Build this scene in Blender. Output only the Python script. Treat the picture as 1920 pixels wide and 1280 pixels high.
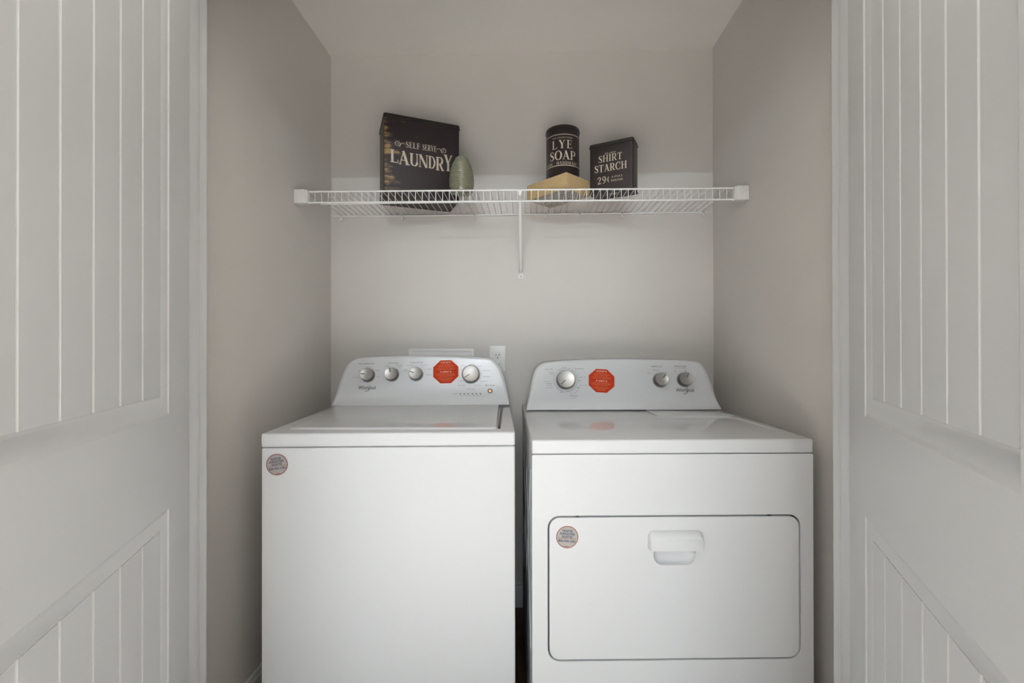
import bpy, bmesh, math, random
from mathutils import Matrix, Vector

random.seed(4)
for o in list(bpy.data.objects):
    bpy.data.objects.remove(o)
scene = bpy.context.scene
COL = scene.collection

# ------------------------------------------------------------------ camera
CAM_H = 1.1572
YAW, PITCH, ROLL = 0.0353, 0.0030, -0.0014
F_PX = 849.13


def cam_matrix():
    cy, sy = math.cos(YAW), math.sin(YAW)
    f = Vector((-sy, cy, 0)); r = Vector((cy, sy, 0)); u = Vector((0, 0, 1))
    f2 = f * math.cos(PITCH) + u * math.sin(PITCH)
    u2 = u * math.cos(PITCH) - f * math.sin(PITCH)
    r3 = r * math.cos(ROLL) + u2 * math.sin(ROLL)
    u3 = u2 * math.cos(ROLL) - r * math.sin(ROLL)
    m = Matrix((r3, u3, -f2)).transposed().to_4x4()
    m.translation = (0, 0, CAM_H)
    return m


cd = bpy.data.cameras.new('camera')
cd.sensor_fit = 'HORIZONTAL'; cd.sensor_width = 36.0; cd.lens = F_PX / 1920 * 36
cd.clip_start = 0.02
cam = bpy.data.objects.new('camera', cd); COL.objects.link(cam)
cam.matrix_world = cam_matrix()
scene.camera = cam

# ------------------------------------------------------------------ world, light, exposure
w = bpy.data.worlds.new('world'); scene.world = w; w.use_nodes = True
w.node_tree.nodes['Background'].inputs[0].default_value = (0.80, 0.88, 1.0, 1)
w.node_tree.nodes['Background'].inputs[1].default_value = 0.25

ROOM_L, ROOM_R, ROOM_B, ROOM_H = -2.4, 2.4, -3.1, 2.8
LAMP_W = 40.0      # each of the four lamps of the assumed track light


def area(name, loc, rot, sx, sy, power, color):
    l = bpy.data.lights.new(name, 'AREA'); l.shape = 'RECTANGLE'; l.size = sx; l.size_y = sy
    l.energy = power; l.color = color
    o = bpy.data.objects.new(name, l); COL.objects.link(o)
    o.location = loc; o.rotation_euler = rot
    return o


# the sun through the rear window falls on the room floor and is thrown back up into the closet
sd = bpy.data.lights.new('sun_offscreen', 'SUN'); sd.energy = 47.0; sd.angle = math.radians(.53); sd.color = (1.0, .99, .975)
so = bpy.data.objects.new('sun_offscreen', sd); COL.objects.link(so); so.location = (2, -9, 6)
so.rotation_euler = Vector((.07, .763, -.642)).to_track_quat('-Z', 'Y').to_euler()
# daylight entering by the room's window behind the camera
DAY = (0.86, 0.94, 1.0)
area('window_rear_offscreen', (0, ROOM_B - 0.14, 1.30), (math.radians(90), 0, 0), 3.8, 2.0, 3, DAY)

vs = scene.view_settings
vs.view_transform = 'Standard'; vs.look = 'None'; vs.gamma = 1.0; vs.exposure = -0.36
vs.use_curve_mapping = False

# ------------------------------------------------------------------ materials
MATS = {}


def mat(name, color, rough=0.5, metal=0.0, coat=0.0, noise=0.0, nscale=40.0, bump=0.0, bscale=200.0, spec=0.5, stretch=None, emit=None):
    if name in MATS:
        return MATS[name]
    m = bpy.data.materials.new(name); m.use_nodes = True
    nt = m.node_tree; b = nt.nodes['Principled BSDF']
    b.inputs['Base Color'].default_value = (*color, 1)
    b.inputs['Roughness'].default_value = rough
    b.inputs['Metallic'].default_value = metal
    b.inputs['Coat Weight'].default_value = coat
    b.inputs['Coat Roughness'].default_value = 0.04
    b.inputs['Specular IOR Level'].default_value = spec
    if emit:
        b.inputs['Emission Color'].default_value = (*color, 1)
        b.inputs['Emission Strength'].default_value = emit
    tc = nt.nodes.new('ShaderNodeTexCoord'); mp = nt.nodes.new('ShaderNodeMapping')
    nt.links.new(tc.outputs['Object'], mp.inputs['Vector'])
    if stretch:
        mp.inputs['Scale'].default_value = stretch
    if noise:
        n = nt.nodes.new('ShaderNodeTexNoise'); n.inputs['Scale'].default_value = nscale; n.inputs['Detail'].default_value = 4
        nt.links.new(mp.outputs[0], n.inputs['Vector'])
        r = nt.nodes.new('ShaderNodeValToRGB')
        r.color_ramp.elements[0].position = 0.3; r.color_ramp.elements[1].position = 0.7
        r.color_ramp.elements[0].color = (*[c * (1 - noise) for c in color], 1)
        r.color_ramp.elements[1].color = (*[min(1, c * (1 + noise)) for c in color], 1)
        nt.links.new(n.outputs['Fac'], r.inputs[0]); nt.links.new(r.outputs[0], b.inputs['Base Color'])
    if bump:
        n = nt.nodes.new('ShaderNodeTexNoise'); n.inputs['Scale'].default_value = bscale; n.inputs['Detail'].default_value = 3
        nt.links.new(mp.outputs[0], n.inputs['Vector'])
        bp = nt.nodes.new('ShaderNodeBump'); bp.inputs['Strength'].default_value = bump; bp.inputs['Distance'].default_value = 0.002
        nt.links.new(n.outputs['Fac'], bp.inputs['Height']); nt.links.new(bp.outputs[0], b.inputs['Normal'])
    MATS[name] = m
    return m


WALL = mat('wall_paint_greige', (0.70, 0.67, 0.64), 0.75, noise=0.012, nscale=6, bump=0.10, bscale=300)
CEIL = mat('ceiling_paint', (0.85, 0.825, 0.79), 0.85, noise=0.01, nscale=6, bump=0.10, bscale=250)
ROOMW = mat('room_wall_paint', (0.72, 0.69, 0.65), 0.8, noise=0.01, nscale=6)
TRIM = mat('white_trim_paint', (0.68, 0.69, 0.70), 0.32, noise=0.008, nscale=8)
DOORM = mat('white_door_paint', (0.68, 0.69, 0.70), 0.36, noise=0.008, nscale=8)
ENAM = mat('white_enamel', (0.70, 0.71, 0.725), 0.42, noise=0.004, nscale=5, spec=0.30)
GLOS = mat('white_gloss_enamel', (0.70, 0.71, 0.725), 0.045, noise=0.004, nscale=5, spec=0.5)
PLAS = mat('white_plastic_console', (0.70, 0.71, 0.725), 0.2, noise=0.004, nscale=5)
DARK = mat('dark_gap', (0.03, 0.03, 0.032), 0.6, noise=0.05)
SEAM = mat('grey_seam', (0.22, 0.24, 0.26), 0.5, noise=0.05)
SILV = mat('brushed_silver', (0.42, 0.41, 0.39), 0.38, metal=0.7, noise=0.06, nscale=30, stretch=(1, 14, 1))
CHRO = mat('dark_chrome', (0.10, 0.09, 0.085), 0.28, metal=0.8, noise=0.1)
RING = mat('grey_ring', (0.50, 0.49, 0.48), 0.45, noise=0.03)
POINT = mat('pointer_dark', (0.10, 0.095, 0.09), 0.4, noise=0.05)
INK = mat('ink_grey', (0.20, 0.20, 0.21), 0.6, noise=0.02)
INKD = mat('ink_black', (0.05, 0.05, 0.055), 0.55, noise=0.02)
ORNG = mat('orange_red_sticker', (0.60, 0.042, 0.008), 0.6, noise=0.05, nscale=60, spec=0.2)
OPRINT = mat('sticker_print_pale', (0.72, 0.17, 0.07), 0.6, noise=0.04, spec=0.2)
OWHITE = mat('sticker_print_white', (0.88, 0.70, 0.60), 0.5, noise=0.04)
FOIL = mat('silver_foil_sticker', (0.40, 0.375, 0.35), 0.5, metal=0.1, noise=0.06, nscale=30)
REDL = mat('sticker_red_line', (0.26, 0.055, 0.045), 0.5, noise=0.05)
NAVY = mat('sticker_navy_ink', (0.035, 0.035, 0.12), 0.5, noise=0.05)
WIRE = mat('white_vinyl_wire', (0.90, 0.90, 0.89), 0.45, noise=0.01)
WPLA = mat('white_shelf_plastic', (0.80, 0.79, 0.77), 0.4, noise=0.01)
TIN = mat('dark_brown_tin', (0.026, 0.017, 0.016), 0.42, noise=0.25, nscale=25, bump=0.15, bscale=90)
TINL = mat('dark_tin_lid', (0.026, 0.022, 0.018), 0.40, noise=0.25, nscale=30, bump=0.15, bscale=90)
CREAM = mat('cream_print', (0.58, 0.51, 0.40), 0.6, noise=0.14, nscale=120)
CREAM2 = mat('cream_print_shade', (0.17, 0.135, 0.11), 0.6, noise=0.1, nscale=120)
GREENG = mat('celadon_glaze', (0.20, 0.205, 0.14), 0.22, coat=0.4, noise=0.08, nscale=30)
WOODP = mat('pale_pine_board', (0.60, 0.43, 0.22), 0.55, noise=0.10, nscale=18, stretch=(1.5, 14, 14), bump=0.1, bscale=60)
LATT = mat('pale_lattice', (0.52, 0.48, 0.42), 0.7, noise=0.08, nscale=60)
LATB = mat('grey_lattice_base', (0.30, 0.28, 0.255), 0.8, noise=0.12, nscale=90)
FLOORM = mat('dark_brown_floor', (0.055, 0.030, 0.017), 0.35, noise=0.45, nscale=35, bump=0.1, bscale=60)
ROOMF = mat('room_floor_wood', (0.64, 0.61, 0.57), 0.6, noise=0.08, nscale=6, stretch=(1, 8, 1))
OUTL = mat('white_outlet_plastic', (0.88, 0.88, 0.875), 0.35, noise=0.01)
LAMPB = mat('lamp_metal', (0.35, 0.34, 0.33), 0.35, metal=0.8, noise=0.05)
LIDBAR = mat('brown_lid_bar', (0.065, 0.052, 0.045), 0.5, noise=0.1)
BRNZ = mat('bronze_button', (0.33, 0.20, 0.11), 0.3, metal=0.6, noise=0.1)


def worn_tin():
    m = bpy.data.materials.new('worn_dark_tin_front'); m.use_nodes = True
    nt = m.node_tree; b = nt.nodes['Principled BSDF']; b.inputs['Roughness'].default_value = 0.45
    L = nt.links.new
    tc = nt.nodes.new('ShaderNodeTexCoord')
    sep = nt.nodes.new('ShaderNodeSeparateXYZ'); L(tc.outputs['Object'], sep.inputs[0])
    mp = nt.nodes.new('ShaderNodeMapping'); mp.inputs['Scale'].default_value = (7, 1, 34); L(tc.outputs['Object'], mp.inputs[0])
    n = nt.nodes.new('ShaderNodeTexNoise'); n.inputs['Scale'].default_value = 1.6; n.inputs['Detail'].default_value = 6; L(mp.outputs[0], n.inputs[0])
    n2 = nt.nodes.new('ShaderNodeTexNoise'); n2.inputs['Scale'].default_value = 21; n2.inputs['Detail'].default_value = 5; L(tc.outputs['Object'], n2.inputs[0])
    # wear fades with the distance from the left edge of the tin
    mr = nt.nodes.new('ShaderNodeMapRange'); mr.inputs['From Min'].default_value = 0.0; mr.inputs['From Max'].default_value = 0.115
    mr.inputs['To Min'].default_value = 0.50; mr.inputs['To Max'].default_value = 0.0; L(sep.outputs[0], mr.inputs[0])
    a1 = nt.nodes.new('ShaderNodeMath'); a1.operation = 'MULTIPLY_ADD'; L(n.outputs['Fac'], a1.inputs[0]); a1.inputs[1].default_value = 1.5; L(mr.outputs[0], a1.inputs[2])
    a2 = nt.nodes.new('ShaderNodeMath'); a2.operation = 'MULTIPLY_ADD'; L(n2.outputs['Fac'], a2.inputs[0]); a2.inputs[1].default_value = 0.7; L(a1.outputs[0], a2.inputs[2])
    r = nt.nodes.new('ShaderNodeValToRGB'); r.color_ramp.elements[0].position = 0.0; r.color_ramp.elements[1].position = 1.0
    mr2 = nt.nodes.new('ShaderNodeMapRange'); mr2.inputs['From Min'].default_value = 1.44; mr2.inputs['From Max'].default_value = 1.66; L(a2.outputs[0], mr2.inputs[0])
    L(mr2.outputs[0], r.inputs[0])
    r.color_ramp.elements[0].color = (0.028, 0.019, 0.021, 1); r.color_ramp.elements[1].color = (0.30, 0.19, 0.075, 1)
    e = r.color_ramp.elements.new(0.45); e.color = (0.085, 0.058, 0.04, 1)
    # only the printed front is worn; the sides keep their plain brown
    lt_ = nt.nodes.new('ShaderNodeMath'); lt_.operation = 'LESS_THAN'; lt_.inputs[1].default_value = .0035; L(sep.outputs[1], lt_.inputs[0])
    mx = nt.nodes.new('ShaderNodeMix'); mx.data_type = 'RGBA'; L(lt_.outputs[0], mx.inputs['Factor'])
    mx.inputs['A'].default_value = (.050, .036, .027, 1); L(r.outputs[0], mx.inputs['B'])
    L(mx.outputs['Result'], b.inputs['Base Color'])
    return m


TINW = worn_tin()

# ------------------------------------------------------------------ mesh helpers


def mesh_obj(name, me, material, parent=None, M=None, smooth=False, angle=35):
    o = bpy.data.objects.new(name, me); COL.objects.link(o)
    if material is not None and not me.materials:
        me.materials.append(material)
    if parent is not None:
        o.parent = parent
    if M is not None:
        o.matrix_basis = M
    if smooth:
        for p in me.polygons:
            p.use_smooth = True
        me.set_sharp_from_angle(angle=math.radians(angle))
    return o


def from_bm(bm, name='mesh'):
    bmesh.ops.recalc_face_normals(bm, faces=bm.faces)
    me = bpy.data.meshes.new(name); bm.to_mesh(me); bm.free()
    return me


def box_bm(x0, x1, y0, y1, z0, z1, bev=0.0, seg=2, bm=None):
    own = bm is None
    b = bmesh.new()
    bmesh.ops.create_cube(b, size=1)
    for v in b.verts:
        v.co = ((x0 + x1) / 2 + v.co.x * (x1 - x0), (y0 + y1) / 2 + v.co.y * (y1 - y0), (z0 + z1) / 2 + v.co.z * (z1 - z0))
    if bev:
        bmesh.ops.bevel(b, geom=list(b.edges), offset=bev, segments=seg, profile=0.5, affect='EDGES')
    if own:
        return b
    tmp = bpy.data.meshes.new('t'); b.to_mesh(tmp); b.free(); bm.from_mesh(tmp); bpy.data.meshes.remove(tmp)
    return bm


def box(name, dims, material, parent=None, bev=0.0, seg=2, M=None):
    return mesh_obj(name, from_bm(box_bm(*dims, bev, seg), name), material, parent, M, smooth=bev > 0)


def pydata(verts, faces, name='mesh'):
    me = bpy.data.meshes.new(name); me.from_pydata([tuple(v) for v in verts], [], faces); me.update()
    bm = bmesh.new(); bm.from_mesh(me); bmesh.ops.recalc_face_normals(bm, faces=bm.faces); bm.to_mesh(me); bm.free()
    return me


def tube_data(pts, r, seg=8, V=None, Fc=None):
    V = [] if V is None else V; Fc = [] if Fc is None else Fc
    pts = [Vector(p) for p in pts]; n = len(pts); base = len(V)
    for i, p in enumerate(pts):
        t = (pts[min(i + 1, n - 1)] - pts[max(i - 1, 0)]).normalized()
        ref = Vector((0, 0, 1)) if abs(t.z) < 0.8 else Vector((1, 0, 0))
        a = t.cross(ref).normalized(); c = a.cross(t)
        if i > 0 and i < n - 1:
            d = (pts[i] - pts[i - 1]).normalized(); k = 1 / max(0.5, d.dot(t))
        else:
            k = 1
        rr = r[i] if isinstance(r, (list, tuple)) else r
        for s in range(seg):
            g = 2 * math.pi * s / seg
            V.append(p + (a * math.cos(g) + c * math.sin(g)) * rr * (k if abs(math.sin(g)) > 2 else 1))
    for i in range(n - 1):
        for s in range(seg):
            Fc.append((base + i * seg + s, base + i * seg + (s + 1) % seg, base + (i + 1) * seg + (s + 1) % seg, base + (i + 1) * seg + s))
    Fc.append(tuple(base + s for s in range(seg))); Fc.append(tuple(base + (n - 1) * seg + s for s in range(seg)))
    return V, Fc


def tube(name, pts, r, material, parent=None, seg=8, M=None):
    V, Fc = tube_data(pts, r, seg)
    return mesh_obj(name, pydata(V, Fc, name), material, parent, M, smooth=True, angle=50)


def lathe(name, prof, material, parent=None, seg=40, M=None, angle=40):
    V = []; Fc = []
    n = len(prof)
    for s in range(seg):
        g = 2 * math.pi * s / seg
        for r, z in prof:
            V.append((r * math.cos(g), r * math.sin(g), z))
    for s in range(seg):
        t = (s + 1) % seg
        for i in range(n - 1):
            Fc.append((s * n + i, t * n + i, t * n + i + 1, s * n + i + 1))
    closed = prof[0] == prof[-1]
    if prof[0][0] > 1e-6 and not closed:
        Fc.append(tuple(s * n for s in range(seg)))
    if prof[-1][0] > 1e-6 and not closed:
        Fc.append(tuple(s * n + n - 1 for s in range(seg)))
    me = pydata(V, Fc, name)
    bm = bmesh.new(); bm.from_mesh(me); bmesh.ops.remove_doubles(bm, verts=bm.verts, dist=1e-6); bm.to_mesh(me); bm.free()
    return mesh_obj(name, me, material, parent, M, smooth=True, angle=angle)


def rrect(x0, x1, y0, y1, r, seg=6):
    """rounded rectangle, counter-clockwise; r = one radius or (bl, br, tr, tl)"""
    rs = r if isinstance(r, (tuple, list)) else (r,) * 4
    out = []
    for (cx, cy, sx, sy), a0, rr in zip(((x0, y0, 1, 1), (x1, y0, -1, 1), (x1, y1, -1, -1), (x0, y1, 1, -1)), (180, 270, 0, 90), rs):
        for k in range(seg + 1):
            a = math.radians(a0 + 90 * k / seg)
            out.append((cx + sx * rr + rr * math.cos(a), cy + sy * rr + rr * math.sin(a)))
    return out


def loft(rings, cap0=True, cap1=True, name='loft'):
    n = len(rings[0]); V = [p for r in rings for p in r]; Fc = []
    for i in range(len(rings) - 1):
        for s in range(n):
            t = (s + 1) % n
            Fc.append((i * n + s, i * n + t, (i + 1) * n + t, (i + 1) * n + s))
    if cap0:
        Fc.append(tuple(range(n)))
    if cap1:
        Fc.append(tuple((len(rings) - 1) * n + s for s in range(n)))
    return pydata(V, Fc, name)


def plate_with_holes(outer, holes, depth, name='plate', axis='y'):
    """planar plate in x/z with holes; front face at y=0, walls go back to y=depth"""
    bm = bmesh.new(); edges = []
    loops = [outer] + holes
    back = []
    for lp in loops:
        vs_ = [bm.verts.new((x, 0, z)) for x, z in lp]
        for i in range(len(vs_)):
            edges.append(bm.edges.new((vs_[i], vs_[(i + 1) % len(vs_)])))
        back.append(vs_)
    bmesh.ops.triangle_fill(bm, use_beauty=True, use_dissolve=False, edges=edges)
    for vs_ in back:
        bk = [bm.verts.new((v.co.x, depth, v.co.z)) for v in vs_]
        for i in range(len(vs_)):
            j = (i + 1) % len(vs_)
            bm.faces.new((vs_[i], vs_[j], bk[j], bk[i]))
    return from_bm(bm, name)


def tag(o, label=None, cat=None, group=None, kind=None):
    if label: o['label'] = label
    if cat: o['category'] = cat
    if group: o['group'] = group
    if kind: o['kind'] = kind
    return o


def empty(name, loc, rz=0.0):
    o = bpy.data.objects.new(name, None); COL.objects.link(o)
    o.location = loc; o.rotation_euler = (0, 0, rz); o.empty_display_size = 0.05
    return o


def struct(o, label, cat):
    return tag(o, label, cat, kind='structure')


# ------------------------------------------------------------------ lettering helpers
TXT = {}


def text_poly(body, bold=0.0):
    """flat outline of sans lettering from the built-in font: (verts, faces) with the bounding box moved to 0,0"""
    if (body, bold) in TXT:
        return TXT[(body, bold)]
    c = bpy.data.curves.new('txt', 'FONT'); c.body = body; c.size = 1.0; c.resolution_u = 2; c.fill_mode = 'FRONT'; c.offset = bold
    o = bpy.data.objects.new('txt', c); COL.objects.link(o)
    dg = bpy.context.evaluated_depsgraph_get(); dg.update()
    me = bpy.data.meshes.new_from_object(o.evaluated_get(dg))
    V = [v.co.copy() for v in me.vertices]; Fc = [tuple(p.vertices) for p in me.polygons]
    bpy.data.objects.remove(o); bpy.data.curves.remove(c); bpy.data.meshes.remove(me)
    x0 = min(v.x for v in V); x1 = max(v.x for v in V); y0 = min(v.y for v in V); y1 = max(v.y for v in V)
    V = [(v.x - x0, v.y - y0) for v in V]
    TXT[(body, bold)] = (V, Fc, x1 - x0, y1 - y0)
    return TXT[(body, bold)]


def text_into(V, Fc, body, cx, cy, width=None, height=None, z=0.0, rot=0.0, bold=0.0):
    v, f, w_, h_ = text_poly(body, bold)
    sy = height / h_ if height else None; sx = width / w_ if width else None
    sx = sx or sy; sy = sy or sx
    b = len(V); c, s = math.cos(rot), math.sin(rot)
    for x, y in v:
        px, py = (x - w_ / 2) * sx, (y - h_ / 2) * sy
        V.append((cx + px * c - py * s, cy + px * s + py * c, z))
    Fc.extend(tuple(i + b for i in q) for q in f)


def rect_into(V, Fc, x0, x1, y0, y1, z=0.0):
    b = len(V); V += [(x0, y0, z), (x1, y0, z), (x1, y1, z), (x0, y1, z)]; Fc.append((b, b + 1, b + 2, b + 3))


def stroke_into(V, Fc, pts, z=0.0):
    """pts = (x, y, width) along a path"""
    n = len(pts); b = len(V)
    for i, (x, y, w_) in enumerate(pts):
        a = pts[max(0, i - 1)]; c = pts[min(n - 1, i + 1)]
        dx, dy = c[0] - a[0], c[1] - a[1]; l = math.hypot(dx, dy) or 1
        nx, ny = -dy / l, dx / l
        V.append((x + nx * w_ / 2, y + ny * w_ / 2, z)); V.append((x - nx * w_ / 2, y - ny * w_ / 2, z))
    for i in range(n - 1):
        Fc.append((b + 2 * i, b + 2 * i + 1, b + 2 * i + 3, b + 2 * i + 2))


def ell(cx, cy, rx, ry, a0, a1, wt, wn, n=14):
    """elliptic stroke, thick (wt) where it runs upright and thin (wn) where it runs level"""
    out = []
    for k in range(n + 1):
        a = math.radians(a0 + (a1 - a0) * k / n)
        wd = wn + (wt - wn) * abs(math.cos(a)) ** 1.3
        out.append((cx + rx * math.cos(a), cy + ry * math.sin(a), wd))
    return out


TK, TN, SR = 0.17, 0.055, 0.07   # thick stroke, thin stroke, serif overhang


def serif_glyph(ch):
    """a roman capital with serifs, cap height 1: (list of strokes, advance)"""
    S = []
    def ln(x0, y0, x1, y1, wd): S.append([(x0, y0, wd), (x1, y1, wd)])
    def ser(x, y, wd=TK, l=SR, r=SR):
        yy = y + TN / 2 if y < 0.5 else y - TN / 2
        S.append([(x - wd / 2 - l, yy, TN), (x + wd / 2 + r, yy, TN)])
    def stem(x, top=True, bot=True):
        ln(x, 0, x, 1, TK)
        if top: ser(x, 1)
        if bot: ser(x, 0)
    if ch == 'L':
        stem(.17); ln(.17, TN / 2, .62, TN / 2, TN); S.append([(.60, 0, .05), (.64, .26, .03)]); return S, .70
    if ch == 'E' or ch == 'F':
        stem(.17); ln(.17, 1 - TN / 2, .62, 1 - TN / 2, TN); S.append([(.60, 1, .05), (.62, .76, .03)]); ln(.17, .52, .5, .52, TN); ln(.5, .40, .5, .64, .045)
        if ch == 'E':
            ln(.17, TN / 2, .64, TN / 2, TN); S.append([(.62, 0, .05), (.66, .26, .03)])
        return S, .72 if ch == 'E' else .68
    if ch == 'I':
        stem(.17); return S, .36
    if ch == 'H':
        stem(.17); stem(.69); ln(.17, .52, .69, .52, TN); return S, .88
    if ch == 'T':
        stem(.38, top=False); ln(.04, 1 - TN / 2, .72, 1 - TN / 2, TN); S.append([(.05, 1, .05), (.02, .74, .03)]); S.append([(.71, 1, .05), (.74, .74, .03)]); return S, .78
    if ch == 'A':
        ln(.12, 0, .38, 1, TN); S.append([(.36, 1, TK), (.68, 0, TK)]); ln(.2, .32, .58, .32, TN); ser(.12, 0, TN); ser(.68, 0); return S, .82
    if ch == 'V':
        S.append([(.14, 1, TK), (.43, 0, TK * .8)]); ln(.43, 0, .70, 1, TN); ser(.14, 1); ser(.70, 1, TN); return S, .82
    if ch == 'Y':
        S.append([(.14, 1, TK), (.40, .46, TK)]); ln(.40, .46, .68, 1, TN * 1.2); ln(.40, 0, .40, .48, TK); ser(.14, 1); ser(.68, 1, TN); ser(.40, 0); return S, .80
    if ch == 'N':
        ln(.12, 0, .12, 1, TN); ser(.12, 0, TN); ser(.12, 1, TN, SR, 0); S.append([(.14, 1, TK), (.70, 0, TK)]); ln(.74, 0, .74, 1, TN); ser(.74, 1, TN); return S, .88
    if ch == 'M':
        ln(.12, 0, .12, 1, TN); ser(.12, 0, TN); ser(.14, 1, TN, SR, 0); S.append([(.16, 1, TK), (.46, 0, TK * .7)]); ln(.46, 0, .78, 1, TN); ln(.82, 0, .82, 1, TK); ser(.82, 0); ser(.82, 1); return S, 1.02
    if ch == 'U':
        ln(.17, .3, .17, 1, TK); ser(.17, 1); S.append(ell(.42, .30, .25, .28, 180, 360, TK, TN)[:]); ln(.67, .3, .67, 1, TN * 1.3); ser(.67, 1, TN); return S, .84
    if ch == 'D':
        stem(.17); S.append([(.17, 1 - TN / 2, TN), (.34, 1 - TN / 2, TN)]); S.append([(.17, TN / 2, TN), (.34, TN / 2, TN)]); S.append(ell(.34, .5, .34, .5 - TN / 2, 90, -90, TK, TN)); return S, .82
    if ch == 'O':
        S.append(ell(.42, .5, .34, .5, 0, 360, TK, TN, 28)); return S, .84
    if ch == 'C' or ch == 'G':
        S.append(ell(.43, .5, .34, .5, 48, 312, TK, TN, 22)); ln(.68, .66, .68, 1, .05)
        if ch == 'G':
            ln(.66, 0.08, .66, .44, TK); ser(.66, .6, TK, .09, .05); S.pop(); S.append([(.5, .43, TN), (.78, .43, TN)])
        else:
            ln(.68, .02, .68, .30, .04)
        return S, .80
    if ch in 'PRB':
        stem(.17); ln(.17, 1 - TN / 2, .4, 1 - TN / 2, TN); ln(.17, .48, .4, .48, TN); S.append(ell(.4, .73, .22, .25, 90, -90, TK, TN))
        if ch == 'R':
            S.append([(.38, .50, TK * .8), (.66, 0.02, TK)]); ser(.70, 0, TK * .5); return S, .80
        return S, .72
    if ch == 'S':
        S.append([(.56, .70, .03), (.575, .93, .05)])
        p = [(.55, .80, .04), (.48, .92, .05), (.34, .975, TN), (.2, .92, .11), (.15, .78, .15), (.2, .64, .17), (.34, .54, .19), (.48, .44, .18), (.55, .31, .16), (.54, .16, .13), (.44, .06, .09), (.3, .025, TN), (.17, .08, .05), (.1, .22, .04)]
        S.append(p); S.append([(.10, .30, .03), (.085, .06, .05)]); return S, .66
    if ch == '2':
        S.append([(.12, .70, .14), (.13, .84, .12), (.24, .96, .07), (.38, .96, .09), (.5, .84, .15), (.5, .68, .15), (.38, .46, .10), (.2, .2, .06), (.1, .05, .05)])
        S.append([(.08, .07, .15), (.56, .07, .15)]); S.append([(.56, .02, .05), (.60, .24, .03)]); return S, .68
    if ch == '9':
        S.append(ell(.33, .70, .21, .29, 0, 360, .15, TN, 24)); S.append([(.54, .66, .15), (.52, .40, .14), (.42, .16, .10), (.24, .03, .06), (.12, .06, .10)]); return S, .68
    if ch == '¢':
        S.append(ell(.33, .45, .22, .33, 50, 310, .12, TN, 16)); S.append([(.38, 1.05, .04), (.30, .95, .08), (.38, .85, .04)]); S.append([(.34, .78, .05), (.34, .12, .05)]); S.append([(.36, .06, .08), (.32, -.18, .05)]); return S, .60
    return S, .34


def serif_into(V, Fc, body, x0, x1, y0, y1, z=0.0, track=0.06):
    tot = sum(serif_glyph(c)[1] + track for c in body) - track
    sx = (x1 - x0) / tot; sy = (y1 - y0); x = 0.0
    for c in body:
        S, adv = serif_glyph(c)
        for st in S:
            # widths are scaled after the path is placed, so stretch by hand
            b = len(V); stroke_into(V, Fc, st, z)
            for i in range(b, len(V)):
                vx, vy, vz = V[i]; V[i] = (x0 + (x + vx) * sx, y0 + vy * sy, vz)
        x += adv + track


def print_obj(name, V, Fc, material, parent, M=None, kind='stuff'):
    me = bpy.data.meshes.new(name); me.from_pydata([tuple(v) for v in V], [], Fc); me.update()
    o = mesh_obj(name, me, material, parent, M)
    if kind:
        o['kind'] = kind            # print too fine to pick apart
    return o


def letters(body, x0, x1, y0, y1, z, track, material, parent, M=None, bend=None):
    """large lettering: every letter an object of its own"""
    tot = sum(serif_glyph(c)[1] + track for c in body) - track
    sx = (x1 - x0) / tot; x = x0
    for c in body:
        adv = serif_glyph(c)[1] * sx
        V, Fc = [], []
        serif_into(V, Fc, c, x, x + adv, y0, y1, z, 0.0)
        print_obj('letter', bend(V) if bend else V, Fc, material, parent, M, None)
        x += adv + track * sx


# =================================================================== SETTING
XL, XR, YW, HC = -0.8808, 0.8046, 1.996, 2.4388
JL, JR, YJ0, YJ1, HD = -0.804, 0.726, 0.994, 1.1073, 2.046

struct(box('wall_back', (XL - .1, XR + .1, YW, YW + .1, 0, HC + .1), WALL), 'greige painted back wall of the laundry closet', 'wall')
struct(box('wall_left', (XL - .1, XL, YJ1, YW, 0, HC + .1), WALL), 'greige closet side wall beside the top-loading washer', 'wall')
struct(box('wall_right', (XR, XR + .1, YJ1, YW, 0, HC + .1), WALL), 'greige closet side wall beside the dryer', 'wall')
struct(box('ceiling', (XL - .1, XR + .1, YJ1, YW + .1, HC, HC + .1), CEIL), 'pale warm closet ceiling', 'ceiling')
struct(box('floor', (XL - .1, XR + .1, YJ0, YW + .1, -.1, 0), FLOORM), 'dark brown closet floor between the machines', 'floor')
# wall around the closet opening
fw = box_bm(ROOM_L, JL - .018, YJ0 + .002, YJ1 - .002, 0, ROOM_H)
box_bm(JR + .018, ROOM_R, YJ0 + .002, YJ1 - .002, 0, ROOM_H, bm=fw)
box_bm(JL - .018, JR + .018, YJ0 + .002, YJ1 - .002, HD + .018, ROOM_H, bm=fw)
struct(mesh_obj('wall_front', from_bm(fw), ROOMW), 'wall around the closet door opening', 'wall')


def jamb(name, x0, x1, sgn, label):
    bm = box_bm(x0, x1, YJ0, YJ1, 0, HD + .018, bev=.0012, seg=1)
    o = mesh_obj(name, from_bm(bm), TRIM, smooth=True)
    xi = x1 if sgn > 0 else x0
    s0, s1 = (xi, xi + .010) if sgn > 0 else (xi - .010, xi)
    box('door_stop', (s0, s1, YJ0 + .040, YJ0 + .074, 0, HD - .010), TRIM, o, bev=.002)
    struct(o, label, 'door frame')


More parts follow.
